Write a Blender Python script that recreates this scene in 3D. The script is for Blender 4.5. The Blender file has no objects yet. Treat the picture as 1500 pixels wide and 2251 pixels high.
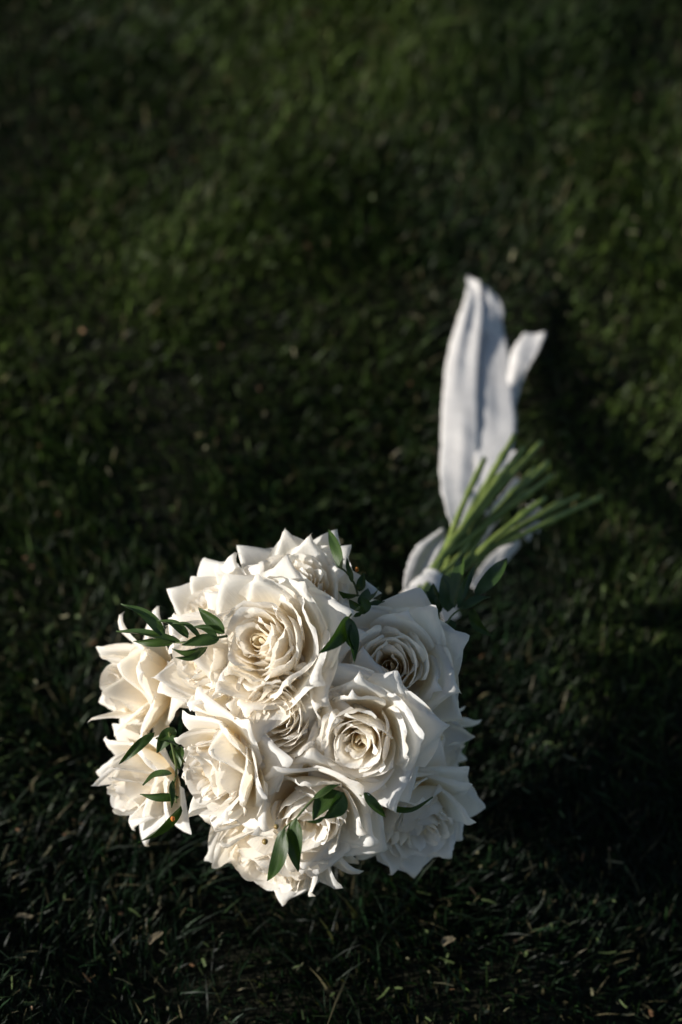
import bpy, math, random
import numpy as np
from mathutils import Vector, Matrix

R = math.radians
scene = bpy.context.scene

# ------------------------------------------------------------------ camera
CAM = Vector((0.0, -1.30, 1.55))
PITCH = R(50.0)
LENS, SENSOR = 85.0, 36.0
cam_data = bpy.data.cameras.new("camera")
cam = bpy.data.objects.new("camera", cam_data)
scene.collection.objects.link(cam)
cam.location = CAM
cam.rotation_euler = (math.pi / 2 - PITCH, 0, 0)
cam_data.sensor_fit = 'VERTICAL'
cam_data.sensor_height = SENSOR
cam_data.lens = LENS
cam_data.clip_start = 0.05
cam_data.clip_end = 500
cam_data.dof.use_dof = True
cam_data.dof.focus_distance = 1.61
cam_data.dof.aperture_fstop = 3.2
cam_data.dof.aperture_blades = 9
scene.camera = cam

# ------------------------------------------------------------------ sky and sun
SUN_EL = R(20.0)
SUN_AZ = R(-77.0)          # measured from -y (towards the camera) to -x: almost due left, a little in front
sun_dir = Vector((math.sin(SUN_AZ) * math.cos(SUN_EL), -math.cos(SUN_AZ) * math.cos(SUN_EL), math.sin(SUN_EL)))
world = bpy.data.worlds.new("World")
scene.world = world
world.use_nodes = True
wn = world.node_tree
sky = wn.nodes.new('ShaderNodeTexSky')
sky.sky_type = 'NISHITA'
sky.sun_disc = False
sky.sun_elevation = SUN_EL
sky.sun_rotation = math.atan2(sun_dir.x, sun_dir.y)
wn.links.new(sky.outputs[0], wn.nodes['Background'].inputs[0])
wn.nodes['Background'].inputs[1].default_value = 0.075
sd = bpy.data.lights.new("sun", 'SUN')
sd.energy = 4.6
sd.angle = R(0.5)
sd.color = (1.0, 0.965, 0.91)
sun = bpy.data.objects.new("sun", sd)
scene.collection.objects.link(sun)
sun.rotation_euler = sun_dir.to_track_quat('Z', 'Y').to_euler()
scene.view_settings.view_transform = 'Standard'
scene.view_settings.look = 'None'
scene.view_settings.gamma = 1.0
scene.view_settings.use_curve_mapping = False
scene.view_settings.exposure = 0.50
scene.cycles.max_bounces = 14
scene.cycles.diffuse_bounces = 10
scene.cycles.transmission_bounces = 10
scene.cycles.use_denoising = True

# ------------------------------------------------------------------ helpers
PW, PH = 1500.0, 2251.0
FOC = LENS / SENSOR * PH
FWD = Vector((0, math.cos(PITCH), -math.sin(PITCH)))
UPV = Vector((0, math.sin(PITCH), math.cos(PITCH)))
RGT = Vector((1, 0, 0))

def ray(px, py):
    return (FWD + RGT * ((px - PW / 2) / FOC) - UPV * ((py - PH / 2) / FOC)).normalized()

def lawn_point(px, py, h):
    d = ray(px, py)
    return CAM + d * ((h - CAM.z) / d.z)

HEAD = lawn_point(640, 1595, 0.128)       # centre of the flower head
TIE = lawn_point(950, 1292, 0.100)        # where the stems are bound

def on_head(px, py, r):
    d = ray(px, py)
    oc = CAM - HEAD
    b = oc.dot(d)
    c = oc.dot(oc) - r * r
    disc = b * b - c
    t = -b - math.sqrt(disc) if disc > 0 else -b
    return CAM + d * t

def link(o):
    scene.collection.objects.link(o)
    return o

def mesh_object(name, verts, faces, mat, parent=None, uv=None, smooth=True):
    me = bpy.data.meshes.new(name)
    me.from_pydata([tuple(v) for v in verts], [], faces)
    if smooth:
        me.polygons.foreach_set('use_smooth', [True] * len(me.polygons))
    if uv is not None:
        lay = me.uv_layers.new(name='UVMap')
        idx = np.zeros(len(me.loops), dtype=np.int32)
        me.loops.foreach_get('vertex_index', idx)
        lay.data.foreach_set('uv', np.asarray(uv, dtype=np.float32)[idx].ravel())
    me.materials.append(mat)
    o = link(bpy.data.objects.new(name, me))
    if parent is not None:
        o.parent = parent
    return o

def tag(o, label=None, cat=None, group=None, kind=None):
    if label: o['label'] = label
    if cat: o['category'] = cat
    if group: o['group'] = group
    if kind: o['kind'] = kind
    return o

def grid_faces(nu, nv):
    return [(j * nu + i, j * nu + i + 1, (j + 1) * nu + i + 1, (j + 1) * nu + i)
            for j in range(nv - 1) for i in range(nu - 1)]

def catmull(pts, n):
    P = [np.array(p, float) for p in pts]
    P = [2 * P[0] - P[1]] + P + [2 * P[-1] - P[-2]]
    out = []
    m = len(P) - 3
    for k in range(n):
        t = k / (n - 1) * m
        i = min(int(t), m - 1)
        f = t - i
        a, b, c, d = P[i:i + 4]
        out.append(0.5 * ((2 * b) + (c - a) * f + (2 * a - 5 * b + 4 * c - d) * f * f + (3 * b - a - 3 * c + d) * f ** 3))
    return np.array(out)

def tube(path, radii, sides=8):
    path = np.array(path)
    n = len(path)
    verts, faces = [], []
    up = np.array((0.13, 0.2, 0.97))
    for i in range(n):
        t = path[min(i + 1, n - 1)] - path[max(i - 1, 0)]
        t /= np.linalg.norm(t) + 1e-9
        a = np.cross(t, up); a /= np.linalg.norm(a) + 1e-9
        b = np.cross(t, a)
        for k in range(sides):
            an = 2 * math.pi * k / sides
            verts.append(path[i] + radii[i] * (math.cos(an) * a + math.sin(an) * b))
    for i in range(n - 1):
        for k in range(sides):
            faces.append((i * sides + k, i * sides + (k + 1) % sides, (i + 1) * sides + (k + 1) % sides, (i + 1) * sides + k))
    faces.append(tuple(range(sides))[::-1])
    faces.append(tuple((n - 1) * sides + k for k in range(sides)))
    return verts, faces

class Noise2:
    def __init__(self, seed):
        self.g = np.random.default_rng(seed).random((64, 64))
    def __call__(self, x, y):
        x = np.asarray(x, float); y = np.asarray(y, float)
        xi = np.floor(x).astype(int); yi = np.floor(y).astype(int)
        fx = x - xi; fy = y - yi
        fx = fx * fx * (3 - 2 * fx); fy = fy * fy * (3 - 2 * fy)
        g = self.g
        a = g[xi % 64, yi % 64]; b = g[(xi + 1) % 64, yi % 64]
        c = g[xi % 64, (yi + 1) % 64]; d = g[(xi + 1) % 64, (yi + 1) % 64]
        return (a * (1 - fx) + b * fx) * (1 - fy) + (c * (1 - fx) + d * fx) * fy

# ------------------------------------------------------------------ materials
def new_mat(name):
    m = bpy.data.materials.new(name)
    m.use_nodes = True
    nt = m.node_tree
    for n in list(nt.nodes): nt.nodes.remove(n)
    return m, nt, nt.nodes.new('ShaderNodeOutputMaterial')

def leafy(name, build_color, rough, spec, trans_col, trans, bump=None, sheen=0.0):
    """Principled surface mixed with a translucent lobe (thin petals, blades, leaves)."""
    m, nt, out = new_mat(name)
    p = nt.nodes.new('ShaderNodeBsdfPrincipled')
    p.inputs['Roughness'].default_value = rough
    p.inputs['Specular IOR Level'].default_value = spec
    if sheen: p.inputs['Sheen Weight'].default_value = sheen
    tr = nt.nodes.new('ShaderNodeBsdfTranslucent')
    mix = nt.nodes.new('ShaderNodeMixShader')
    mix.inputs[0].default_value = trans
    col = build_color(nt)
    nt.links.new(col, p.inputs['Base Color'])
    if trans_col is None:
        nt.links.new(col, tr.inputs['Color'])
    else:
        mul = nt.nodes.new('ShaderNodeMix'); mul.data_type = 'RGBA'; mul.blend_type = 'MULTIPLY'
        mul.inputs[0].default_value = 1.0
        nt.links.new(col, mul.inputs[6])
        mul.inputs[7].default_value = (*trans_col, 1)
        nt.links.new(mul.outputs[2], tr.inputs['Color'])
    if bump:
        b = bump(nt)
        nt.links.new(b, p.inputs['Normal'])
        nt.links.new(b, tr.inputs['Normal'])
    nt.links.new(p.outputs[0], mix.inputs[1])
    nt.links.new(tr.outputs[0], mix.inputs[2])
    nt.links.new(mix.outputs[0], out.inputs[0])
    return m

def ramp(nt, stops):
    r = nt.nodes.new('ShaderNodeValToRGB')
    e = r.color_ramp.elements
    while len(e) < len(stops): e.new(0.5)
    for el, (p, c) in zip(e, stops):
        el.position = p; el.color = (*c, 1)
    return r

def petal_color(nt):
    uv = nt.nodes.new('ShaderNodeUVMap')
    sep = nt.nodes.new('ShaderNodeSeparateXYZ')
    nt.links.new(uv.outputs[0], sep.inputs[0])
    nz = nt.nodes.new('ShaderNodeTexNoise'); nz.inputs['Scale'].default_value = 5.0
    nz.inputs['Detail'].default_value = 3
    nt.links.new(uv.outputs[0], nz.inputs['Vector'])
    ad = nt.nodes.new('ShaderNodeMath'); ad.operation = 'MULTIPLY_ADD'
    nt.links.new(nz.outputs['Fac'], ad.inputs[0]); ad.inputs[1].default_value = 0.24; ad.inputs[2].default_value = -0.12
    a2 = nt.nodes.new('ShaderNodeMath'); a2.operation = 'ADD'
    nt.links.new(sep.outputs['Y'], a2.inputs[0]); nt.links.new(ad.outputs[0], a2.inputs[1])
    r = ramp(nt, [(0.0, (0.90, 0.66, 0.26)), (0.22, (0.905, 0.80, 0.55)), (0.46, (0.91, 0.875, 0.77)), (0.72, (0.915, 0.90, 0.865)), (1.0, (0.92, 0.91, 0.885))])
    nt.links.new(a2.outputs[0], r.inputs[0])
    at = nt.nodes.new('ShaderNodeAttribute'); at.attribute_type = 'OBJECT'; at.attribute_name = 'tint'
    mx = nt.nodes.new('ShaderNodeMix'); mx.data_type = 'RGBA'; mx.blend_type = 'MULTIPLY'
    nt.links.new(at.outputs['Fac'], mx.inputs[0])
    nt.links.new(r.outputs[0], mx.inputs[6]); mx.inputs[7].default_value = (0.99, 0.95, 0.86, 1)
    # faint browning along a few petal rims
    n2 = nt.nodes.new('ShaderNodeTexNoise'); n2.inputs['Scale'].default_value = 90
    tc = nt.nodes.new('ShaderNodeTexCoord'); nt.links.new(tc.outputs['Object'], n2.inputs['Vector'])
    r2 = ramp(nt, [(0.58, (0, 0, 0)), (0.72, (1, 1, 1))]); nt.links.new(n2.outputs['Fac'], r2.inputs[0])
    r3 = ramp(nt, [(0.90, (0, 0, 0)), (1.0, (0.5, 0.5, 0.5))]); nt.links.new(sep.outputs['Y'], r3.inputs[0])
    m2 = nt.nodes.new('ShaderNodeMath'); m2.operation = 'MULTIPLY'
    nt.links.new(r2.outputs[0], m2.inputs[0]); nt.links.new(r3.outputs[0], m2.inputs[1])
    br = nt.nodes.new('ShaderNodeMix'); br.data_type = 'RGBA'
    nt.links.new(m2.outputs[0], br.inputs[0]); nt.links.new(mx.outputs[2], br.inputs[6])
    br.inputs[7].default_value = (0.72, 0.58, 0.36, 1)
    return br.outputs[2]

def petal_bump(nt):
    uv = nt.nodes.new('ShaderNodeUVMap')
    mp = nt.nodes.new('ShaderNodeMapping'); mp.inputs['Scale'].default_value = (26, 2.2, 1)
    nt.links.new(uv.outputs[0], mp.inputs[0])
    nz = nt.nodes.new('ShaderNodeTexNoise'); nz.inputs['Scale'].default_value = 1.0; nz.inputs['Detail'].default_value = 4
    nt.links.new(mp.outputs[0], nz.inputs['Vector'])
    b = nt.nodes.new('ShaderNodeBump'); b.inputs['Strength'].default_value = 0.32; b.inputs['Distance'].default_value = 0.0012
    nt.links.new(nz.outputs['Fac'], b.inputs['Height'])
    return b.outputs[0]

MAT_PETAL = leafy('petal_white', petal_color, 0.55, 0.25, (1.0, 0.96, 0.90), 0.50, petal_bump)

def leaf_color(nt):
    uv = nt.nodes.new('ShaderNodeUVMap')
    sep = nt.nodes.new('ShaderNodeSeparateXYZ')
    nt.links.new(uv.outputs[0], sep.inputs[0])
    nz = nt.nodes.new('ShaderNodeTexNoise'); nz.inputs['Scale'].default_value = 60
    tc = nt.nodes.new('ShaderNodeTexCoord')
    nt.links.new(tc.outputs['Object'], nz.inputs['Vector'])
    r = ramp(nt, [(0.3, (0.020, 0.043, 0.010)), (0.7, (0.042, 0.076, 0.017))])
    nt.links.new(nz.outputs['Fac'], r.inputs[0])
    return r.outputs[0]

def leaf_bump(nt):
    uv = nt.nodes.new('ShaderNodeUVMap')
    mp = nt.nodes.new('ShaderNodeMapping'); mp.inputs['Scale'].default_value = (9, 1.0, 1)
    nt.links.new(uv.outputs[0], mp.inputs[0])
    w = nt.nodes.new('ShaderNodeTexNoise'); w.inputs['Scale'].default_value = 1.6; w.inputs['Detail'].default_value = 3
    nt.links.new(mp.outputs[0], w.inputs['Vector'])
    b = nt.nodes.new('ShaderNodeBump'); b.inputs['Strength'].default_value = 0.25; b.inputs['Distance'].default_value = 0.001
    nt.links.new(w.outputs['Fac'], b.inputs['Height'])
    return b.outputs[0]

MAT_LEAF = leafy('leaf_glossy_green', leaf_color, 0.40, 0.32, (1.3, 1.6, 0.4), 0.22, leaf_bump)

def noise_color(scale, c0, c1, detail=3):
    def f(nt):
        tc = nt.nodes.new('ShaderNodeTexCoord')
        nz = nt.nodes.new('ShaderNodeTexNoise'); nz.inputs['Scale'].default_value = scale; nz.inputs['Detail'].default_value = detail
        nt.links.new(tc.outputs['Object'], nz.inputs['Vector'])
        r = ramp(nt, [(0.35, c0), (0.65, c1)])
        nt.links.new(nz.outputs['Fac'], r.inputs[0])
        return r.outputs[0]
    return f

def noise_bump(scale, strength, dist):
    def f(nt):
        tc = nt.nodes.new('ShaderNodeTexCoord')
        nz = nt.nodes.new('ShaderNodeTexNoise'); nz.inputs['Scale'].default_value = scale; nz.inputs['Detail'].default_value = 4
        nt.links.new(tc.outputs['Object'], nz.inputs['Vector'])
        b = nt.nodes.new('ShaderNodeBump'); b.inputs['Strength'].default_value = strength; b.inputs['Distance'].default_value = dist
        nt.links.new(nz.outputs['Fac'], b.inputs['Height'])
        return b.outputs[0]
    return f

MAT_STEM = leafy('stem_green', noise_color(90, (0.10, 0.145, 0.030), (0.17, 0.21, 0.05)), 0.5, 0.4, None, 0.0, noise_bump(400, 0.3, 0.001))
MAT_TWIG = leafy('twig_green', noise_color(120, (0.05, 0.08, 0.02), (0.09, 0.11, 0.03)), 0.5, 0.3, None, 0.0)
MAT_BERRY = leafy('berry_olive', noise_color(300, (0.16, 0.13, 0.03), (0.24, 0.13, 0.03)), 0.35, 0.5, None, 0.0)
MAT_BUD = leafy('bud_orange', noise_color(300, (0.45, 0.13, 0.02), (0.55, 0.22, 0.04)), 0.5, 0.3, None, 0.15)
MAT_RIBBON = leafy('ribbon_cloth', noise_color(140, (0.60, 0.575, 0.55), (0.67, 0.645, 0.615)), 0.6, 0.2, (0.95, 0.95, 1.0), 0.22, noise_bump(500, 0.5, 0.001), sheen=0.15)
MAT_SOIL = leafy('soil_thatch', noise_color(55, (0.007, 0.008, 0.005), (0.020, 0.019, 0.011), 6), 0.95, 0.1, None, 0.0, noise_bump(160, 0.9, 0.01))
MAT_DRY = leafy('dry_leaf', noise_color(200, (0.11, 0.09, 0.055), (0.17, 0.14, 0.09)), 0.8, 0.2, None, 0.15)

def attr_color(nt):
    a = nt.nodes.new('ShaderNodeVertexColor'); a.layer_name = 'Col'
    return a.outputs[0]
MAT_GRASS = leafy('grass_blade', attr_color, 0.48, 0.16, (0.95, 1.2, 0.4), 0.22)
MAT_CLIP = leafy('grass_clipping', attr_color, 0.6, 0.3, None, 0.15)

# ------------------------------------------------------------------ lawn ground
NA, NB, NC, ND, NE = Noise2(3), Noise2(5), Noise2(8), Noise2(13), Noise2(21)

def lawn_height(x, y):
    x = np.asarray(x, float); y = np.asarray(y, float)
    f = np.clip((-0.20 - y) / 0.26, 0, 1); f = f * f * (3 - 2 * f)  # front of the lawn, given a slope away from the sun to darken it
    far = np.clip((2.5 - np.hypot(x, y)) / 1.5, 0, 1)
    h = -0.20 * x * f * far + 0.042 * (NA(x * 1.6 + 20, y * 1.6 + 20) - 0.5) + 0.016 * (NB(x * 4.3 + 11, y * 4.3 + 31) - 0.5)
    d = np.hypot(np.asarray(x) - HEAD.x, (np.asarray(y) - HEAD.y))
    k = np.clip((d - 0.10) / 0.30, 0, 1)
    return h * k * k * (3 - 2 * k)

def axis(lim, near, n):
    t = np.linspace(-1, 1, n)
    return np.sign(t) * (near * np.abs(t) + (lim - near) * np.abs(t) ** 7)

gx, gy = axis(120, 3.0, 121), axis(120, 3.0, 121) + 0.2
X, Y = np.meshgrid(gx, gy)
Z = lawn_height(X, Y)
Z = np.where(np.hypot(X, Y) > 20, 0, Z)
ground = mesh_object('ground', np.stack([X.ravel(), Y.ravel(), Z.ravel()], 1), grid_faces(121, 121), MAT_SOIL)
tag(ground, 'dark soil and thatch under the lawn', 'ground', kind='structure')

# ------------------------------------------------------------------ ribbon (edges known before the grass so blades can be pressed down under it)
rng = np.random.default_rng(7)
random.seed(11)
PRESS = []      # (x, y, radius, height limit)

bouquet = link(bpy.data.objects.new('rose_bouquet', None))
BASE = Vector((HEAD.x, HEAD.y, 0.0))
bouquet.location = BASE
bouquet.empty_display_size = 0.1
tag(bouquet, 'bouquet of white garden roses tied with white ribbon, lying on the lawn', 'bouquet')
BN = np.array(BASE)

def ribbon(name, rows, n=46, m=11, crease=0.004, seed=0, label=None, press=True, fray=True):
    """rows: (left px, left py, left height, right px, right py, right height)."""
    Lp = catmull([lawn_point(r[0], r[1], r[2]) for r in rows], n)
    Rp = catmull([lawn_point(r[3], r[4], r[5]) for r in rows], n)
    g = Noise2(100 + seed)
    V, UV = [], []
    for j in range(n):
        for i in range(m):
            u = i / (m - 1)
            p = Lp[j] * (1 - u) + Rp[j] * u
            w = np.linalg.norm(Rp[j] - Lp[j])
            bow = crease * 1.6 * math.sin(math.pi * u) * (g(j * 0.09 + 3, 7.7) - 0.25)
            rip = crease * (g(j * 0.05 + seed, u * 3.4) - 0.5) * 2 + crease * 0.9 * (g(j * 0.16, u * 1.2 + 9) - 0.5) + 0.0011 * (g(j * 0.55 + u * 1.5, u * 2 + 30) - 0.5)
            p = p + np.array((0, 0, bow + rip))
            if fray and i in (0, m - 1):
                p = p + np.array(((g(j * 1.3, i + 5.5) - 0.5) * 0.0022, (g(j * 1.7, i + 2.5) - 0.5) * 0.002, 0))
            V.append(p - BN); UV.append((u, j / (n - 1)))
            if press and j % 3 == 0 and i % 3 == 1:
                PRESS.append((p[0], p[1], 0.022, p[2]))
    o = mesh_object(name, V, grid_faces(m, n), MAT_RIBBON, bouquet, UV)
    s = o.modifiers.new('cloth', 'SOLIDIFY'); s.thickness = 0.0005; s.offset = 0
    if label: o['label'] = label
    return o

ribbon('ribbon_tail', [
    (1000, 1180, .080, 1022, 1186, .081),
    (982, 1130, .064, 1034, 1132, .066),
    (968, 1055, .040, 1048, 1060, .042),
    (970, 960, .030, 1054, 966, .033),
    (974, 860, .029, 1052, 868, .032),
    (986, 768, .030, 1056, 772, .033),
    (1010, 690, .032, 1062, 696, .035),
    (1026, 640, .033, 1060, 652, .036),
    (1027, 604, .034, 1056, 622, .036)], seed=1, n=60, crease=.0022, label='long white ribbon tail trailing up over the grass')
ribbon('ribbon_tail', [
    (1040, 1120, .056, 1068, 1132, .058),
    (1044, 1040, .040, 1102, 1052, .044),
    (1044, 965, .031, 1134, 950, .034),
    (1044, 880, .0275, 1130, 878, .030),
    (1046, 800, .028, 1122, 794, .030),
    (1050, 748, .027, 1112, 744, .030),
    (1052, 722, .033, 1106, 722, .028),
    (1050, 690, .031, 1106, 690, .031),
    (1046, 650, .032, 1102, 668, .033),
    (1040, 616, .032, 1090, 648, .033)], seed=2, n=60, crease=.0022, label='second white ribbon tail beside the longest one')
ribbon('ribbon_tail', [
    (1096, 930, .026, 1116, 936, .024),
    (1110, 860, .024, 1140, 862, .024),
    (1118, 808, .036, 1164, 804, .040),
    (1126, 768, .042, 1186, 764, .046),
    (1150, 734, .046, 1202, 728, .050)], seed=3, n=36, crease=.004, label='short white ribbon end sticking out to the right')
ribbon('ribbon_tail', [
    (1030, 1200, .070, 1046, 1212, .066),
    (1060, 1150, .056, 1080, 1160, .050),
    (1096, 1100, .048, 1116, 1112, .042),
    (1128, 1062, .044, 1148, 1074, .038),
    (1136, 1052, .044, 1146, 1060, .040)], seed=4, n=30, crease=.003)
ribbon('ribbon_tail', [
    (1028, 1130, .050, 1050, 1140, .048),
    (1066, 1076, .044, 1086, 1090, .042),
    (1104, 1022, .040, 1122, 1032, .038),
    (1126, 988, .040, 1140, 998, .038)], seed=5, n=30, crease=.003)
ribbon('ribbon_tail', [
    (1030, 1285, .030, 1060, 1300, .026),
    (1072, 1230, .030, 1100, 1246, .026),
    (1112, 1190, .032, 1138, 1206, .026),
    (1124, 1158, .052, 1146, 1180, .030),
    (1136, 1170, .030, 1164, 1190, .026),
    (1144, 1138, .056, 1172, 1164, .030),
    (1158, 1154, .030, 1184, 1172, .026),
    (1160, 1112, .058, 1186, 1140, .032),
    (1178, 1134, .030, 1200, 1150, .028),
    (1172, 1100, .052, 1194, 1126, .034)], seed=6, n=70, crease=.003, label='crumpled ruffled ribbon end in the shade of the stems')
ribbon('ribbon_loop', [
    (972, 1166, .076, 986, 1190, .074),
    (940, 1182, .080, 980, 1200, .078),
    (908, 1214, .084, 968, 1228, .078),
    (892, 1256, .088, 950, 1262, .078),
    (888, 1300, .088, 930, 1304, .076),
    (896, 1330, .086, 930, 1332, .074)], seed=7, n=36, crease=.004, press=False, label='curved white ribbon loop left of the binding')
ribbon('ribbon_loop', [
    (958, 1318, .085, 992, 1300, .060),
    (968, 1345, .080, 1002, 1328, .050),
    (982, 1375, .070, 1012, 1352, .045)], seed=8, n=24, crease=.003, press=False)

# ------------------------------------------------------------------ grass
def scatter(n, x0, x1, y0, y1, seed):
    r = np.random.default_rng(seed)
    return r.uniform(x0, x1, n), r.uniform(y0, y1, n), r

# yellow-green turf patches with sunlight painted into the blade colour; negative ones paint shade
TURF_LIGHT_PATCHES = [(lawn_point(a, b, 0).x, lawn_point(a, b, 0).y, sz, am) for (a, b, sz, am) in
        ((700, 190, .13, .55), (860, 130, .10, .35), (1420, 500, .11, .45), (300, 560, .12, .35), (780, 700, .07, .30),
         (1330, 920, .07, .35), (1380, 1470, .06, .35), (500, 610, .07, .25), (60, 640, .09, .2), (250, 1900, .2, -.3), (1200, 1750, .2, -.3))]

def blades(n, x0, x1, y0, y1, seed, hole=None, wide=1.0):
    x, y, r = scatter(n, x0, x1, y0, y1, seed)
    if hole:
        k = ~((x > hole[0]) & (x < hole[1]) & (y > hole[2]) & (y < hole[3]))
        x, y = x[k], y[k]
    n = len(x)
    tuft = NC(x * 13 + 5, y * 13 + 5)
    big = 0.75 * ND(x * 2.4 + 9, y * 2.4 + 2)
    for (bx, by, bs, ba) in TURF_LIGHT_PATCHES:
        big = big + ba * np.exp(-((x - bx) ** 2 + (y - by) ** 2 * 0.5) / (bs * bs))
    thin = NE(x * 5.1 + 3, y * 5.1 + 8)
    keep = r.random(n) < np.clip(0.45 + 0.75 * tuft, 0, 1)
    x, y, tuft, big, thin = x[keep], y[keep], tuft[keep], big[keep], thin[keep]
    n = len(x)
    H = (0.0075 + 0.0135 * r.random(n) ** 1.3) * (0.62 + 0.55 * tuft + 0.28 * big)
    H = H * (1 + 0.12 * np.clip((y + 0.15) / 0.4, 0, 1))
    stray = r.random(n) < 0.03
    H = np.where((np.hypot(x - HEAD.x, y - HEAD.y) < 0.15) & (r.random(n) < np.where(y < HEAD.y - 0.03, 0.22, 0.08)), H * 1.6 + 0.008, H)
    H = np.where(stray, H * 1.4 + 0.006, H)
    limit = np.full(n, 9.0)
    # pressed under the flower head, the ribbon and the stems
    gx_, gy_ = x, y
    d = np.hypot(gx_ - HEAD.x, gy_ - HEAD.y)
    limit = np.minimum(limit, np.where(d < 0.06, 0.008, np.where(d < 0.085, 0.016, 9)))
    for (px_, py_, rad, hz) in PRESS:
        near = (np.abs(gx_ - px_) < rad) & (np.abs(gy_ - py_) < rad)
        if near.any():
            base = lawn_height(gx_[near], gy_[near])
            limit[near] = np.minimum(limit[near], np.maximum(hz - base - 0.006, 0.004))
    H = np.minimum(H, limit)
    W = (0.00042 + 0.0007 * r.random(n) ** 1.8) * wide
    ang = 2 * np.pi * (NC(x * 6 + 40, y * 6 + 17) * 1.6) + r.normal(0, 1.1, n)
    lean = np.clip(r.normal(0.48, 0.40, n), 0.02, 1.7)
    lean = np.where(limit < 1, np.maximum(lean, 0.9), lean)
    lx, ly = np.cos(ang), np.sin(ang)
    face = ang + np.pi / 2 + r.normal(0, 0.7, n)
    wx, wy = np.cos(face), np.sin(face)
    z0 = lawn_height(x, y) - 0.002
    ts = np.array([0, 0.34, 0.70, 1.0])
    wd = np.array([0.85, 1.0, 0.72, 0.10])
    V = np.zeros((n, 8, 3), np.float32)
    for k, (t, w) in enumerate(zip(ts, wd)):
        off = H * lean * (t ** 1.9)
        cx, cy = x + lx * off, y + ly * off
        cz = z0 + H * t * (1 - 0.22 * lean * t)
        V[:, 2 * k, 0] = cx - wx * W * w; V[:, 2 * k, 1] = cy - wy * W * w; V[:, 2 * k, 2] = cz
        V[:, 2 * k + 1, 0] = cx + wx * W * w; V[:, 2 * k + 1, 1] = cy + wy * W * w; V[:, 2 * k + 1, 2] = cz
    F = np.zeros((n, 3, 4), np.int32)
    b = (np.arange(n) * 8)[:, None]
    for k in range(3):
        F[:, k, :] = b + np.array([2 * k, 2 * k + 1, 2 * k + 3, 2 * k + 2])
    # blade colours: deep green, some yellow-green patches with painted light and shade, some dry straw
    g = r.random(n)
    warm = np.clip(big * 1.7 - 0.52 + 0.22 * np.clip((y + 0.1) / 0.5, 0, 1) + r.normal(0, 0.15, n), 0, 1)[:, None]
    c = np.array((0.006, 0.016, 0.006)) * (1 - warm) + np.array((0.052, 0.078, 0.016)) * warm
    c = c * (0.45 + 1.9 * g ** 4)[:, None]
    dry = r.random(n) < (0.02 + 0.07 * thin)
    c[dry] = np.array((0.10, 0.085, 0.045)) * (0.6 + 0.7 * r.random(dry.sum()))[:, None]
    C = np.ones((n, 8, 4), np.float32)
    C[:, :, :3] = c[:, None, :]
    return V.reshape(-1, 3), F.reshape(-1, 4), C.reshape(-1, 4)

def quick_mesh(name, V, F, C, mat):
    me = bpy.data.meshes.new(name)
    me.vertices.add(len(V)); me.vertices.foreach_set('co', V.ravel())
    me.loops.add(F.size); me.loops.foreach_set('vertex_index', F.ravel())
    me.polygons.add(len(F))
    me.polygons.foreach_set('loop_start', np.arange(len(F), dtype=np.int32) * 4)
    me.polygons.foreach_set('use_smooth', np.ones(len(F), dtype=bool))
    a = me.color_attributes.new('Col', 'FLOAT_COLOR', 'POINT')
    a.data.foreach_set('color', C.ravel())
    me.update(); me.validate()
    me.materials.append(mat)
    return link(bpy.data.objects.new(name, me))

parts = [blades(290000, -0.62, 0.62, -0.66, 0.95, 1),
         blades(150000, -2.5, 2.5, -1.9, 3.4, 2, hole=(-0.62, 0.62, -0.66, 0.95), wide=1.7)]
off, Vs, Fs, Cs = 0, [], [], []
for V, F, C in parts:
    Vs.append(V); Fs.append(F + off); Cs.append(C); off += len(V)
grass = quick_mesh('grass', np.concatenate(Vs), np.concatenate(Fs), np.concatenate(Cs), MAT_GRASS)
tag(grass, 'short dark green mown lawn grass', 'grass', kind='stuff')

def clippings(n, seed):
    x, y, r = scatter(n, -0.7, 0.7, -0.7, 1.1, seed)
    d = np.hypot(x - HEAD.x, y - HEAD.y)
    k = (d > 0.12) & (r.random(n) < np.clip(0.25 + 1.2 * (NE(x * 5.1 + 3, y * 5.1 + 8) - 0.2), 0, 1))
    for (px_, py_, rad, hz) in PRESS:
        k &= ~((np.abs(x - px_) < rad) & (np.abs(y - py_) < rad))
    x, y = x[k], y[k]; n = len(x)
    ln = 0.0025 + 0.012 * r.random(n) ** 2.5
    W = 0.0004 + 0.0009 * r.random(n) ** 2
    a = r.random(n) * 6.283
    ti = r.normal(0, 0.35, n)
    z = lawn_height(x, y) + 0.007 + 0.011 * r.random(n)
    dx, dy, dz = np.cos(a) * np.cos(ti), np.sin(a) * np.cos(ti), np.sin(ti)
    sx, sy = -np.sin(a), np.cos(a)
    sz = r.normal(0, 0.5, n)
    bend = r.normal(0, 0.12, n) * ln
    V = np.zeros((n, 6, 3), np.float32)
    for kx, t in enumerate((-0.5, 0.0, 0.5)):
        q = 1.0 if kx == 1 else 0.75
        for s, o in ((-1, 0), (1, 1)):
            V[:, 2 * kx + o, 0] = x + dx * ln * t + s * sx * W * q
            V[:, 2 * kx + o, 1] = y + dy * ln * t + s * sy * W * q
            V[:, 2 * kx + o, 2] = z + dz * ln * t + s * sz * W * q + (bend if kx == 1 else 0)
    F = np.zeros((n, 2, 4), np.int32); b = (np.arange(n) * 6)[:, None]
    for kx in range(2): F[:, kx, :] = b + np.array([2 * kx, 2 * kx + 1, 2 * kx + 3, 2 * kx + 2])
    kind = r.random(n)[:, None]
    c = np.where(kind < 0.55, np.array((0.06, 0.085, 0.025)), np.where(kind < 0.85, np.array((0.13, 0.12, 0.065)), np.array((0.16, 0.085, 0.04))))
    c = c * (0.6 + 0.8 * r.random(n))[:, None]
    C = np.ones((n, 6, 4), np.float32); C[:, :, :3] = c[:, None, :]
    return V.reshape(-1, 3), F.reshape(-1, 4), C.reshape(-1, 4)

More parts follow.
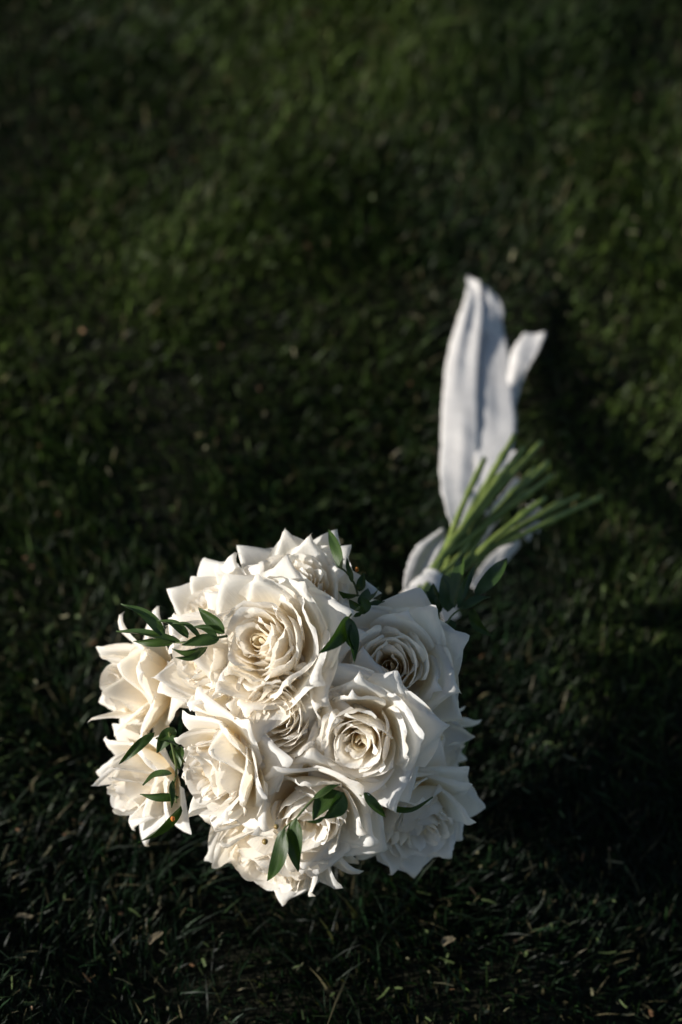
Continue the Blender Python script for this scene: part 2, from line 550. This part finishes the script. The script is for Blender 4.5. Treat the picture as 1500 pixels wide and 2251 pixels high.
clip = quick_mesh('grass_clippings', *clippings(7000, 31), MAT_CLIP)
tag(clip, 'scattered straw and green mowing clippings on the lawn', 'clippings', kind='stuff')

# ------------------------------------------------------------------ roses
def bez(P, t):
    P = [np.array(p, float) for p in P]
    t = np.asarray(t)[:, None]
    return (1 - t) ** 3 * P[0] + 3 * (1 - t) ** 2 * t * P[1] + 3 * (1 - t) * t * t * P[2] + t ** 3 * P[3]

def petal_mesh(r, prof, half_w, wrap, phi, roll=(0, 0), rho=0.003, fold=0.5, drop=0.35, point=0.05,
               ruffle=0.0, swirl=0.0, lean=0.0, nu=15, nv=13, base_w=0.3, power=2.0):
    """One petal. prof: bezier control points (radius, height); wrap: arc radius of the cross-section;
    roll: how far each shoulder is rolled back; fold: height at which the shoulder fold leaves the side."""
    NS = 160
    tt = np.linspace(0, 1, NS)
    pr = bez(prof, tt)
    seg = np.hypot(*np.diff(pr, axis=0).T)
    s = np.concatenate([[0], np.cumsum(seg)])
    Ln = s[-1]
    tx, tz = np.gradient(pr[:, 0], s), np.gradient(pr[:, 1], s)
    q = np.hypot(tx, tz); tx /= q; tz /= q
    u = np.linspace(-1, 1, nu); v = np.linspace(0, 1, nv) ** 0.85
    U, Vv = np.meshgrid(u, v)
    top = 1 - drop * np.abs(U) ** power + point * np.exp(-(U / 0.24) ** 2)
    yy = Vv * top                                     # in units of Ln, may exceed 1 a little
    f = base_w + (1 - base_w) * np.sin(np.clip(yy / 0.62, 0, 1) * np.pi / 2) ** 1.2
    xx = U * half_w * f
    yl = yy * Ln
    # small irregularities
    k1, k2, k3 = r.random(3) * 6.28
    hh = np.zeros_like(xx)
    # rolled shoulders: fold line from the side at `fold` to the tip
    for side, amt in ((-1, roll[0]), (1, roll[1])):
        if amt <= 0: continue
        A = np.array((side * half_w * 1.02, fold * Ln)); B = np.array((side * half_w * 0.04, Ln * 1.02))
        d = B - A; L = np.hypot(*d); d /= L
        nrm = np.array((d[1], -d[0])) * side          # pointing outwards
        nrm = nrm if nrm[0] * side > 0 else -nrm
        sag = half_w * (0.08 - 0.12 * amt)
        al = (xx - A[0]) * d[0] + (yl - A[1]) * d[1]
        bulge = sag * np.sin(np.clip(al / L, 0, 1) * np.pi)
        dist = (xx - A[0]) * nrm[0] + (yl - A[1]) * nrm[1] - bulge
        m = dist > 0
        rr = rho * (0.8 + 0.5 * np.clip(al / L, 0, 1))
        angl = np.minimum(dist / rr, 2.5)
        dist = np.where(m, np.minimum(dist, 2.5 * rr), dist); excess = 0.0
        ni = rr * np.sin(angl)
        no = rr * (1 - np.cos(angl))
        xx = np.where(m, xx + (ni - dist) * nrm[0], xx)
        yl = np.where(m, yl + (ni - dist) * nrm[1], yl)
        hh = np.where(m, hh - no, hh)
    hh = hh + ruffle * (Vv ** 2) * (np.sin(U * 4.2 + k1 + 2 * Vv) * 0.6 + np.sin(U * 9.0 + k2) * 0.4 * np.abs(U) + np.sin(U * 15.0 + k3) * 0.22 * Vv ** 4) \
            + 0.0006 * np.sin(U * 3 + k3) * np.sin(Vv * 5 + k1)
    yc = np.clip(yl, 0, None)
    pr_r = np.interp(yc, s, pr[:, 0]); pr_z = np.interp(yc, s, pr[:, 1])
    over = np.clip(yc - Ln, 0, None)
    TX = np.interp(yc, s, tx); TZ = np.interp(yc, s, tz)
    pr_r = pr_r + over * TX; pr_z = pr_z + over * TZ
    nr, nzv = -TZ, TX                                  # inner normal in (r, z)
    Rc = np.maximum(wrap[0] + (wrap[1] - wrap[0]) * np.clip(yc / Ln, 0, 1), 0.002)
    an = xx / Rc
    ef = (Rc - hh) * np.sin(an)
    en = Rc - (Rc - hh) * np.cos(an)
    rr_ = pr_r + nr * en
    zz_ = pr_z + nzv * en + lean * xx
    ph = phi + swirl * Vv
    cx, sx = np.cos(ph), np.sin(ph)
    P = np.stack([rr_ * cx - ef * sx, rr_ * sx + ef * cx, zz_], -1).reshape(-1, 3)
    UV = np.stack([(U * 0.5 + 0.5), np.clip(Vv, 0, 1)], -1).reshape(-1, 2)
    return P, grid_faces(nu, nv), UV

def merge(pieces):
    V, F, UV, o = [], [], [], 0
    for a, b, c in pieces:
        V.append(a); F += [tuple(i + o for i in f) for f in b]; UV.append(c); o += len(a)
    return np.concatenate(V), F, np.concatenate(UV)

GOLD = 2.39996

def make_rose(seed, loc, axis_dir, roll_angle, size, kind, label):
    r = np.random.default_rng(seed)
    S = size
    U = lambda a, b: float(r.uniform(a, b))
    # heart: the tightly furled innermost petals, one mesh with the green base of the flower
    heart = []
    for k in range(5):
        rk = 0.0022 + 0.0013 * k
        heart.append(petal_mesh(r, [(0.001, 0.004), (rk * 1.5, 0.012), (rk * 1.3, 0.026), (rk * U(0.5, 1.1), U(0.033, 0.038))],
                                rk * 2.0, (rk * 1.1, rk * 1.3), k * GOLD + U(-.3, .3), ruffle=0.0008, swirl=0.5, nu=9, nv=8, base_w=0.6))
    V, F, UV = merge([(a * S, b, c * np.array((1, 0.46))) for a, b, c in heart])
    rose = mesh_object('rose', V, F, MAT_PETAL, bouquet, UV)
    z = Vector(axis_dir).normalized()
    xa = Vector((0, 0, 1)).cross(z).normalized()
    ya = z.cross(xa)
    M = Matrix((xa, ya, z)).transposed().to_4x4() @ Matrix.Rotation(roll_angle, 4, 'Z')
    rose.matrix_local = Matrix.Translation(Vector(loc) - BASE) @ M
    rose['label'] = label
    ph = U(0, 6.28)
    tint = U(0, .45)
    rose['tint'] = tint
    def put(V, F, UV, deep=1.0):
        p = mesh_object('petal', V * S, F, MAT_PETAL, rose, UV * np.array((1, deep)))
        p['tint'] = max(0.0, tint + float(r.normal(0, .10)))
    spin = 1 if r.random() < 0.5 else -1
    n_in = {'open': 30, 'loose': 20, 'cup': 20, 'bud': 12}[kind]
    r_out = {'open': 0.0315, 'loose': 0.029, 'cup': 0.026, 'bud': 0.019}[kind]
    for k in range(n_in):
        q = (k + 0.6) / n_in
        rk = 0.005 + (r_out - 0.005) * q ** 0.8
        zt = 0.0440 - 0.006 * q * q + U(-0.002, 0.002)
        if kind == 'bud': zt += 0.012 * (1 - 0.4 * q)
        rt = rk * U(0.80, 1.0) + U(0.0005, 0.0065)
        prof = [(0.002, 0.003), (rk * 1.2, 0.002 + 0.006 * (1 - q)), (rk * U(0.85, 1.02), zt * U(0.76, 0.92)), (rt, zt)]
        ph += GOLD * spin + U(-.25, .25)
        w = min(rk * U(0.7, 1.25), 0.018) if kind != 'loose' else min(rk * U(1.0, 1.5) + .002, 0.022)
        put(*petal_mesh(r, prof, w, (rk * U(0.95, 1.25), rk * U(0.9, 1.5)), ph, roll=(U(-.4, .8), U(-.4, .8)) if kind != 'loose' else (U(0, 1), U(0, 1)), rho=0.0016 if kind != 'loose' else 0.0021,
                        fold=0.72, drop=U(0.06, 0.20), point=U(-0.05, 0.05), ruffle=U(0.0006, 0.0022), swirl=spin * U(0.15, 0.8),
                        lean=spin * (U(-0.05, 0.30) if kind == 'open' else U(-.35, .55)), base_w=0.45, nu=13, nv=11), deep=0.86 + 0.14 * q)
    # guard petals: three rings opening outwards, shoulders rolled back into points
    rings = {'open': [(5, .040, .040, .050), (5, .052, .032, .060), (6, .061, .016, .062), (4, .058, -.008, .056)],
             'loose': [(4, .038, .042, .050), (5, .051, .034, .060), (6, .061, .017, .062), (4, .058, -.008, .056)],
             'cup': [(5, .034, .044, .047), (5, .047, .036, .057), (5, .058, .020, .060), (4, .057, -.004, .054)],
             'bud': [(4, .021, .054, .045), (4, .034, .050, .052), (5, .050, .035, .056), (4, .056, .012, .054)]}[kind]
    for ri, (n, rt, zt, wd) in enumerate(rings):
        for k in range(n):
            ph += 2 * math.pi / n * spin + U(-.16, .16)
            rtk, ztk = rt * U(.92, 1.10), zt + U(-.005, .006)
            belly = r_out * U(1.04, 1.16) + 0.002 * ri
            crest = max(ztk, 0.030) + U(.002, .010)
            prof = [(0.004, 0.000 - 0.001 * ri), (belly * 1.12, -0.003), (belly * 1.02 + U(.20, .42) * (rtk - belly), ztk * 0.85 + U(.001, .007)), (rtk, ztk)]
            w = wd * 0.5 * U(.86, 1.12)
            put(*petal_mesh(r, prof, w, (belly * 1.15, belly * U(1.6, 3.0) + 0.01 * ri), ph,
                            roll=(U(.4, 1.15), U(.4, 1.15)),
                            rho=U(.0013, .0026), fold=U(.30, .55), drop=U(.24, .40), point=U(.05, .19), power=U(1.5, 2.1),
                            ruffle=U(.0002, .0008), swirl=spin * U(0, .12), lean=U(-.10, .10), base_w=0.35, nu=19, nv=15))
        ph += 0.45
    return rose

# px, py: where the heart of the bloom shows; tilt: extra lean of the bloom to the viewer's right and up
ROSES = [
    # px,  py,   r,    size, kind,  tilt(right, up, toward camera), seed, label
    (568, 1408, .148, 1.0, 'open', (-.42, .12, .60), 36, 'large open rose with a warm cream heart, highest facing front'),
    (652, 1284, .128, 0.90, 'cup', (.0, .05, .25), 12, 'rose behind the large open one, pointed petals upwards'),
    (854, 1462, .136, 0.96, 'loose', (-.45, .10, .50), 23, 'shaded rose nearest the ribbon binding'),
    (788, 1634, .143, 0.90, 'loose', (-.46, -.20, .45), 44, 'open rose right of the middle, half in sun'),
    (922, 1828, .126, 0.90, 'open', (.0, -.30, .30), 48, 'shaded rose at the lower right edge'),
    (680, 1810, .134, 0.92, 'loose', (-.15, -.30, .30), 56, 'rose behind the hanging sprig with two berries'),
    (588, 1905, .116, 0.98, 'open', (-.30, -.40, .0), 67, 'lowest rose, resting on the grass'),
    (458, 1702, .132, 0.84, 'loose', (-.95, -.12, .10), 78, 'cupped rose left of the middle'),
    (296, 1732, .124, 0.86, 'bud', (-.50, -.30, .30), 89, 'half open rose lowest on the left'),
    (285, 1508, .122, 0.92, 'bud', (-.45, -.15, .10), 90, 'half open rose furthest left'),
    (440, 1455, .126, 0.86, 'cup', (-.50, .0, .35), 81, 'rose under the leafy sprig on the left'),
    (460, 1345, .122, 0.84, 'cup', (-.20, .05, .2), 92, 'small rose with upright points behind the left sprig'),
    (610, 1572, .128, 0.78, 'open', (-.25, .05, .40), 93, 'ruffled rose below the large open one'),
    (985, 1665, .092, 0.86, 'cup', (.60, .0, -.10), 94, 'dark shaded rose at the right edge'),
    (800, 1335, .082, 0.80, 'cup', (.10, .55, -.40), 95, 'rose at the back beside the binding'),
]
BACKC = HEAD + (TIE - HEAD).normalized() * 0.045
stem_starts = []
for (px, py, rad, size, kind, tilt, seed, label) in ROSES:
    face = on_head(px, py, rad)
    ax = (face - BACKC).normalized()
    ax = (ax + RGT * tilt[0] + UPV * tilt[1] - FWD * tilt[2]).normalized()
    size *= 0.93
    base = face - ax * (0.034 * size)
    make_rose(seed, base, ax, seed * 0.7, size, kind, label)
    stem_starts.append((base, ax))

# ------------------------------------------------------------------ stems
TIPS = [(1066, 1008, 0.113), (1132, 955, 0.118), (1144, 1000, 0.098), (1190, 972, 0.110), (1205, 1016, 0.078),
        (1160, 1048, 0.093), (1200, 1094, 0.108), (1273, 1090, 0.088), (1322, 1092, 0.092), (1110, 1050, 0.078), (1092, 1022, 0.100), (1176, 1030, 0.080), (1236, 1100, 0.070), (1150, 1060, 0.072), (1214, 1046, 0.095), (1150, 985, 0.112)]
BINDDIR = (TIE - HEAD).normalized()
for i, (tx, ty, th) in enumerate(TIPS):
    b, ax = stem_starts[(i * 4 + 2) % len(stem_starts)]
    tip = lawn_point(tx, ty, th)
    o = Vector((random.uniform(-.009, .009), random.uniform(-.009, .009), random.uniform(-.009, .009)))
    mid = TIE + o + (tip - TIE) * 0.04
    pts = [np.array(b), np.array(b * 0.45 + (TIE + o - BINDDIR * 0.08) * 0.55), np.array(mid), np.array(mid * 0.45 + tip * 0.55 + Vector((0, 0, .004))), np.array(tip)]
    path = catmull(pts, 34)
    rad = random.uniform(.0021, .0026)
    rd = [rad * (1 + 0.14 * math.sin(k * 0.9 + i)) for k in range(34)]
    for nd in (20 + i % 5, 27 + (i * 3) % 4): rd[nd] *= 1.4
    V, F = tube([p - BN for p in path], rd, 8)
    mesh_object('stem', V, F, MAT_STEM, bouquet)

# ribbon wound round the stems
V, F, UV = [], [], []
TW = 60
t_ax = np.array((TIE - HEAD).normalized())
sa = np.cross(t_ax, (0, 0, 1)); sa /= np.linalg.norm(sa); sb = np.cross(sa, t_ax)
for j in range(TW):
    for i in range(5):
        a = j / TW * 2 * math.pi * 3.0
        along = -0.040 + 0.030 * j / TW + 0.024 * (i / 4)
        rr = 0.0125 + 0.0012 * math.sin(i * 1.9 + j * .5) + 0.0010 * (j / TW)
        V.append(np.array(TIE) + t_ax * along + rr * (math.cos(a) * sa + math.sin(a) * sb) - BN)
        UV.append((i / 4, j / TW))
mesh_object('ribbon_binding', V, grid_faces(5, TW), MAT_RIBBON, bouquet, UV)

# ------------------------------------------------------------------ leafy sprigs
def leaf(parent, base, tip, width, nrm, bend=0.12, side=0.0, droop=0.0, origin=BN):
    base, tip = np.array(base), np.array(tip)
    d = tip - base; L = np.linalg.norm(d); d /= L
    n = np.array(nrm, float); n -= d * n.dot(d); n /= np.linalg.norm(n) + 1e-9
    s = np.cross(d, n)
    nu, nv = 7, 13
    V, UV = [], []
    for j in range(nv):
        t = j / (nv - 1)
        w = width * 0.5 * (math.sin(math.pi * min(1, t ** 0.72)) ** 0.85) * (1 - 0.15 * t) + 0.0003
        c = base + d * L * t + n * bend * L * math.sin(math.pi * t) + s * side * L * math.sin(math.pi * t)
        for i in range(nu):
            u = i / (nu - 1) * 2 - 1
            V.append(c + s * w * u + n * (abs(u) ** 1.3 * w * 0.34) + n * 0.0006 * math.sin(7 * t + 3 * u) - origin)
            UV.append((u * .5 + .5, t))
    return mesh_object('leaf', V, grid_faces(nu, nv), MAT_LEAF, parent, UV)

def sprig(path, leaves, label, rad=0.0009, berries=(), buds=()):
    pth = catmull([np.array(p) for p in path], 20)
    V, F = tube([p - BN for p in pth], [rad * (1 - 0.4 * k / 19) for k in range(20)], 6)
    sp = mesh_object('leaf_sprig', V, F, MAT_TWIG, bouquet)
    sp['label'] = label
    for lf in leaves:
        leaf(sp, *lf)
    for (p, rad_) in berries:
        ball('berry', sp, p, rad_, MAT_BERRY)
    for (p, rad_) in buds:
        ball('bud', sp, p, rad_, MAT_BUD, 1.8)
    return sp

def ball(name, parent, c, rad, mat, stretch=1.0):
    V, F = [], []
    n, m = 10, 7
    for j in range(m + 1):
        th = math.pi * j / m
        for i in range(n):
            a = 2 * math.pi * i / n
            q = 1 + 0.05 * math.sin(3 * a)
            V.append(np.array(c) + rad * np.array((math.sin(th) * math.cos(a) * q, math.sin(th) * math.sin(a) * q, math.cos(th) * stretch)) - BN)
    for j in range(m):
        for i in range(n):
            F.append((j * n + i, j * n + (i + 1) % n, (j + 1) * n + (i + 1) % n, (j + 1) * n + i))
    return mesh_object(name, V, F, mat, parent)

H = on_head
CAMN = tuple(-FWD)
UPN = tuple((UPV - FWD * .5).normalized())
LFN = tuple((-RGT * .6 - FWD).normalized())
RTN = tuple((RGT * .6 - FWD).normalized())
DNN = tuple((-UPV * .8 - FWD * .8).normalized())
px = 1 / 3030.0   # metres per photograph pixel at the flower head, for leaf widths

sprig([H(500, 1398, .150), H(440, 1408, .160), H(385, 1412, .162), H(352, 1400, .165)], [
    (H(362, 1402, .166), H(266, 1328, .176), 30 * px, UPN, .05, .06),
    (H(396, 1410, .165), H(256, 1388, .172), 26 * px, UPN, .05, -.04),
    (H(382, 1412, .163), H(294, 1410, .170), 26 * px, DNN, .06, .10),
    (H(414, 1402, .164), H(348, 1364, .166), 24 * px, UPN, .08, .05),
    (H(440, 1402, .162), H(380, 1370, .166), 15 * px, UPN, .10, .08),
    (H(478, 1400, .160), H(426, 1378, .164), 14 * px, RTN, .10, .1),
    (H(494, 1392, .156), H(436, 1336, .166), 30 * px, LFN, .04, .04),
    (H(456, 1424, .160), H(378, 1426, .168), 22 * px, DNN, .08, -.06),
    (H(456, 1422, .162), H(386, 1446, .170), 22 * px, DNN, .08, -.05),
    (H(482, 1405, .158), H(400, 1418, .166), 24 * px, CAMN, .05, .05),
], 'leafy sprig sticking out to the left of the large open rose')

sprig([H(795, 1345, .120), H(782, 1290, .130), H(765, 1262, .140), H(748, 1246, .146)], [
    (H(752, 1252, .146), H(722, 1164, .156), 26 * px, LFN, .06, .08),
    (H(775, 1280, .140), H(762, 1226, .150), 12 * px, LFN, .06, .05),
    (H(800, 1345, .130), H(846, 1322, .140), 26 * px, UPN, .06, .05),
    (H(790, 1330, .130), H(832, 1290, .134), 30 * px, UPN, .06, .05),
    (H(785, 1310, .130), H(745, 1300, .140), 28 * px, LFN, .06, .05),
    (H(790, 1300, .130), H(800, 1260, .140), 20 * px, UPN, .06, .05),
    (H(790, 1355, .135), H(768, 1318, .145), 26 * px, CAMN, .06, .05),
    (H(800, 1350, .135), H(795, 1310, .145), 30 * px, RTN, .06, .05),
], 'dark sprig rising behind the top rose', buds=[(H(785, 1252, .140), .0013)])

sprig([H(790, 1335, 0.154), H(775, 1348, 0.166), H(768, 1356, 0.172)], [
    (H(768, 1356, 0.174), H(702, 1436, 0.182), 34 * px, RTN, .06, -.05),
    (H(768, 1358, 0.174), H(780, 1456, 0.178), 30 * px, RTN, .06, .04),
    (H(773, 1372, 0.177), H(783, 1432, 0.180), 13 * px, LFN, .10, 0.134),
], 'pair of dark hanging leaves between the two upper roses')

dz = lambda a, b, h: lawn_point(a, b, h)
sprig([TIE - BINDDIR * 0.05, TIE * 0.6 + dz(968, 1385, 0.200) * 0.4, dz(968, 1385, 0.230), dz(995, 1352, 0.230), dz(1022, 1332, 0.230), dz(1046, 1312, 0.228)], [
    (dz(985, 1345, 0.220), dz(975, 1262, 0.215), 44 * px, UPN, .06, .05),
    (dz(1000, 1336, 0.228), dz(1018, 1214, 0.220), 36 * px, LFN, .06, .05),
    (dz(1006, 1336, 0.230), dz(1044, 1244, 0.230), 22 * px, RTN, .06, -.08),
    (dz(1046, 1312, 0.228), dz(1114, 1226, 0.226), 39 * px, LFN, .10, .10),
    (dz(1012, 1340, 0.230), dz(1078, 1312, 0.230), 31 * px, UPN, .08, .06),
    (dz(1036, 1338, 0.220), dz(1082, 1398, 0.210), 26 * px, LFN, .08, .10),
    (dz(992, 1362, 0.230), dz(990, 1402, 0.222), 28 * px, UPN, .08, .08),
    (dz(965, 1350, 0.215), dz(938, 1300, 0.220), 31 * px, UPN, .05, .03),
    (dz(960, 1345, 0.215), dz(952, 1282, 0.220), 33 * px, LFN, .05, .03),
], 'green sprig beside the ribbon binding')

sprig([H(706, 1738, .160), H(672, 1775, .164), H(650, 1800, .168), H(628, 1818, .170), H(620, 1830, .172)], [
    (H(652, 1800, .170), H(656, 1916, .174), 40 * px, LFN, .05, .0),
    (H(626, 1822, .172), H(588, 1936, .174), 36 * px, LFN, .06, -.12),
    (H(690, 1756, .164), H(748, 1724, .160), 20 * px, UPN, .06, .05),
    (H(748, 1740, .162), H(688, 1802, .172), 44 * px, LFN, -.04, .10),
    (H(756, 1742, .162), H(712, 1800, .170), 40 * px, RTN, .05, -.08),
    (H(714, 1796, .170), H(676, 1806, .174), 8 * px, RTN, .10, -.08),
], 'hanging sprig with two berries in front of the lower roses',
    berries=[(H(608, 1817, .170), .0017), (H(583, 1850, .168), .0021)])

sprig([H(790, 1742, .146), H(800, 1752, .150), H(846, 1768, .140)], [
    (H(800, 1742, .152), H(848, 1796, .154), 20 * px, RTN, .06, .04),
    (H(846, 1770, .142), H(952, 1752, .146), 20 * px, DNN, .08, .12),
], 'dark leaves between the two lower right roses')

sprig([H(372, 1610, .124), H(388, 1690, .136), H(382, 1728, .146), H(388, 1765, .150)], [
    (H(378, 1700, .146), H(314, 1726, .156), 26 * px, UPN, .06, .12),
    (H(394, 1752, .146), H(308, 1746, .158), 28 * px, DNN, .06, .08),
    (H(380, 1716, .150), H(378, 1776, .158), 13 * px, RTN, .06, .06),
    (H(398, 1772, .140), H(304, 1852, .156), 42 * px, tuple((RGT * .5 - FWD * .4 - UPV * .8).normalized()), .04, -.05),
    (H(340, 1610, .132), H(262, 1680, .146), 22 * px, RTN, .04, .05),
    (H(350, 1620, .124), H(392, 1640, .130), 34 * px, UPN, .06, .05),
    (H(385, 1600, .120), H(345, 1655, .130), 30 * px, CAMN, .06, .05),
    (H(390, 1640, .124), H(395, 1690, .130), 32 * px, CAMN, .06, .05),
], 'drooping sprig over the lowest left rose', buds=[(H(380, 1800, .150), .0015)])

# short leaves tucked between the flower stems, seen only in the gaps between blooms
INNER = []
for k in range(16):
    a, e = k * GOLD, -0.6 + 1.5 * ((k * 0.37) % 1.0)
    dvec = Vector((math.cos(a) * math.cos(e), math.sin(a) * math.cos(e), math.sin(e)))
    b0 = BACKC + dvec * 0.035
    INNER.append((b0, b0 + dvec * 0.050 + Vector((0, 0, .006)), 0.014, tuple(dvec.cross(Vector((.3, .2, .9)))), .08, .05))
sprig([BACKC - BINDDIR * 0.03, BACKC, BACKC + BINDDIR * 0.06], INNER, 'dark leaves deep between the blooms', rad=.0016)

# ------------------------------------------------------------------ dry leaves on the lawn
def dry_leaf(pxx, pyy, h, length, width, ang, label, seed):
    r = np.random.default_rng(seed)
    c = lawn_point(pxx, pyy, h)
    nu, nv = 5, 9
    V, UV = [], []
    for j in range(nv):
        t = j / (nv - 1)
        w = width * .5 * (math.sin(math.pi * (0.12 + 0.8 * t)) ** .6)
        for i in range(nu):
            u = i / (nu - 1) * 2 - 1
            x, y = (t - .5) * length, w * u + 0.001 * math.sin(5 * t)
            V.append((x * math.cos(ang) - y * math.sin(ang), x * math.sin(ang) + y * math.cos(ang),
                      0.25 * width * u * u + 0.10 * length * t + r.normal(0, .0002)))
            UV.append((u, t))
    o = mesh_object('dry_leaf', V, grid_faces(nu, nv), MAT_DRY, None, UV)
    o.location = c
    tag(o, label, 'dry leaf', 'dry leaf scraps on the lawn')
dry_leaf(342, 2062, .026, .013, .005, R(50), 'pale curled dry leaf scrap on the grass below the bouquet', 1)
dry_leaf(52, 2016, .026, .013, .004, R(5), 'pale dry leaf scrap on the grass near the left edge', 2)
dry_leaf(985, 2070, .026, .010, .006, R(40), 'pale dry leaf scrap on the grass right below the bouquet', 3)
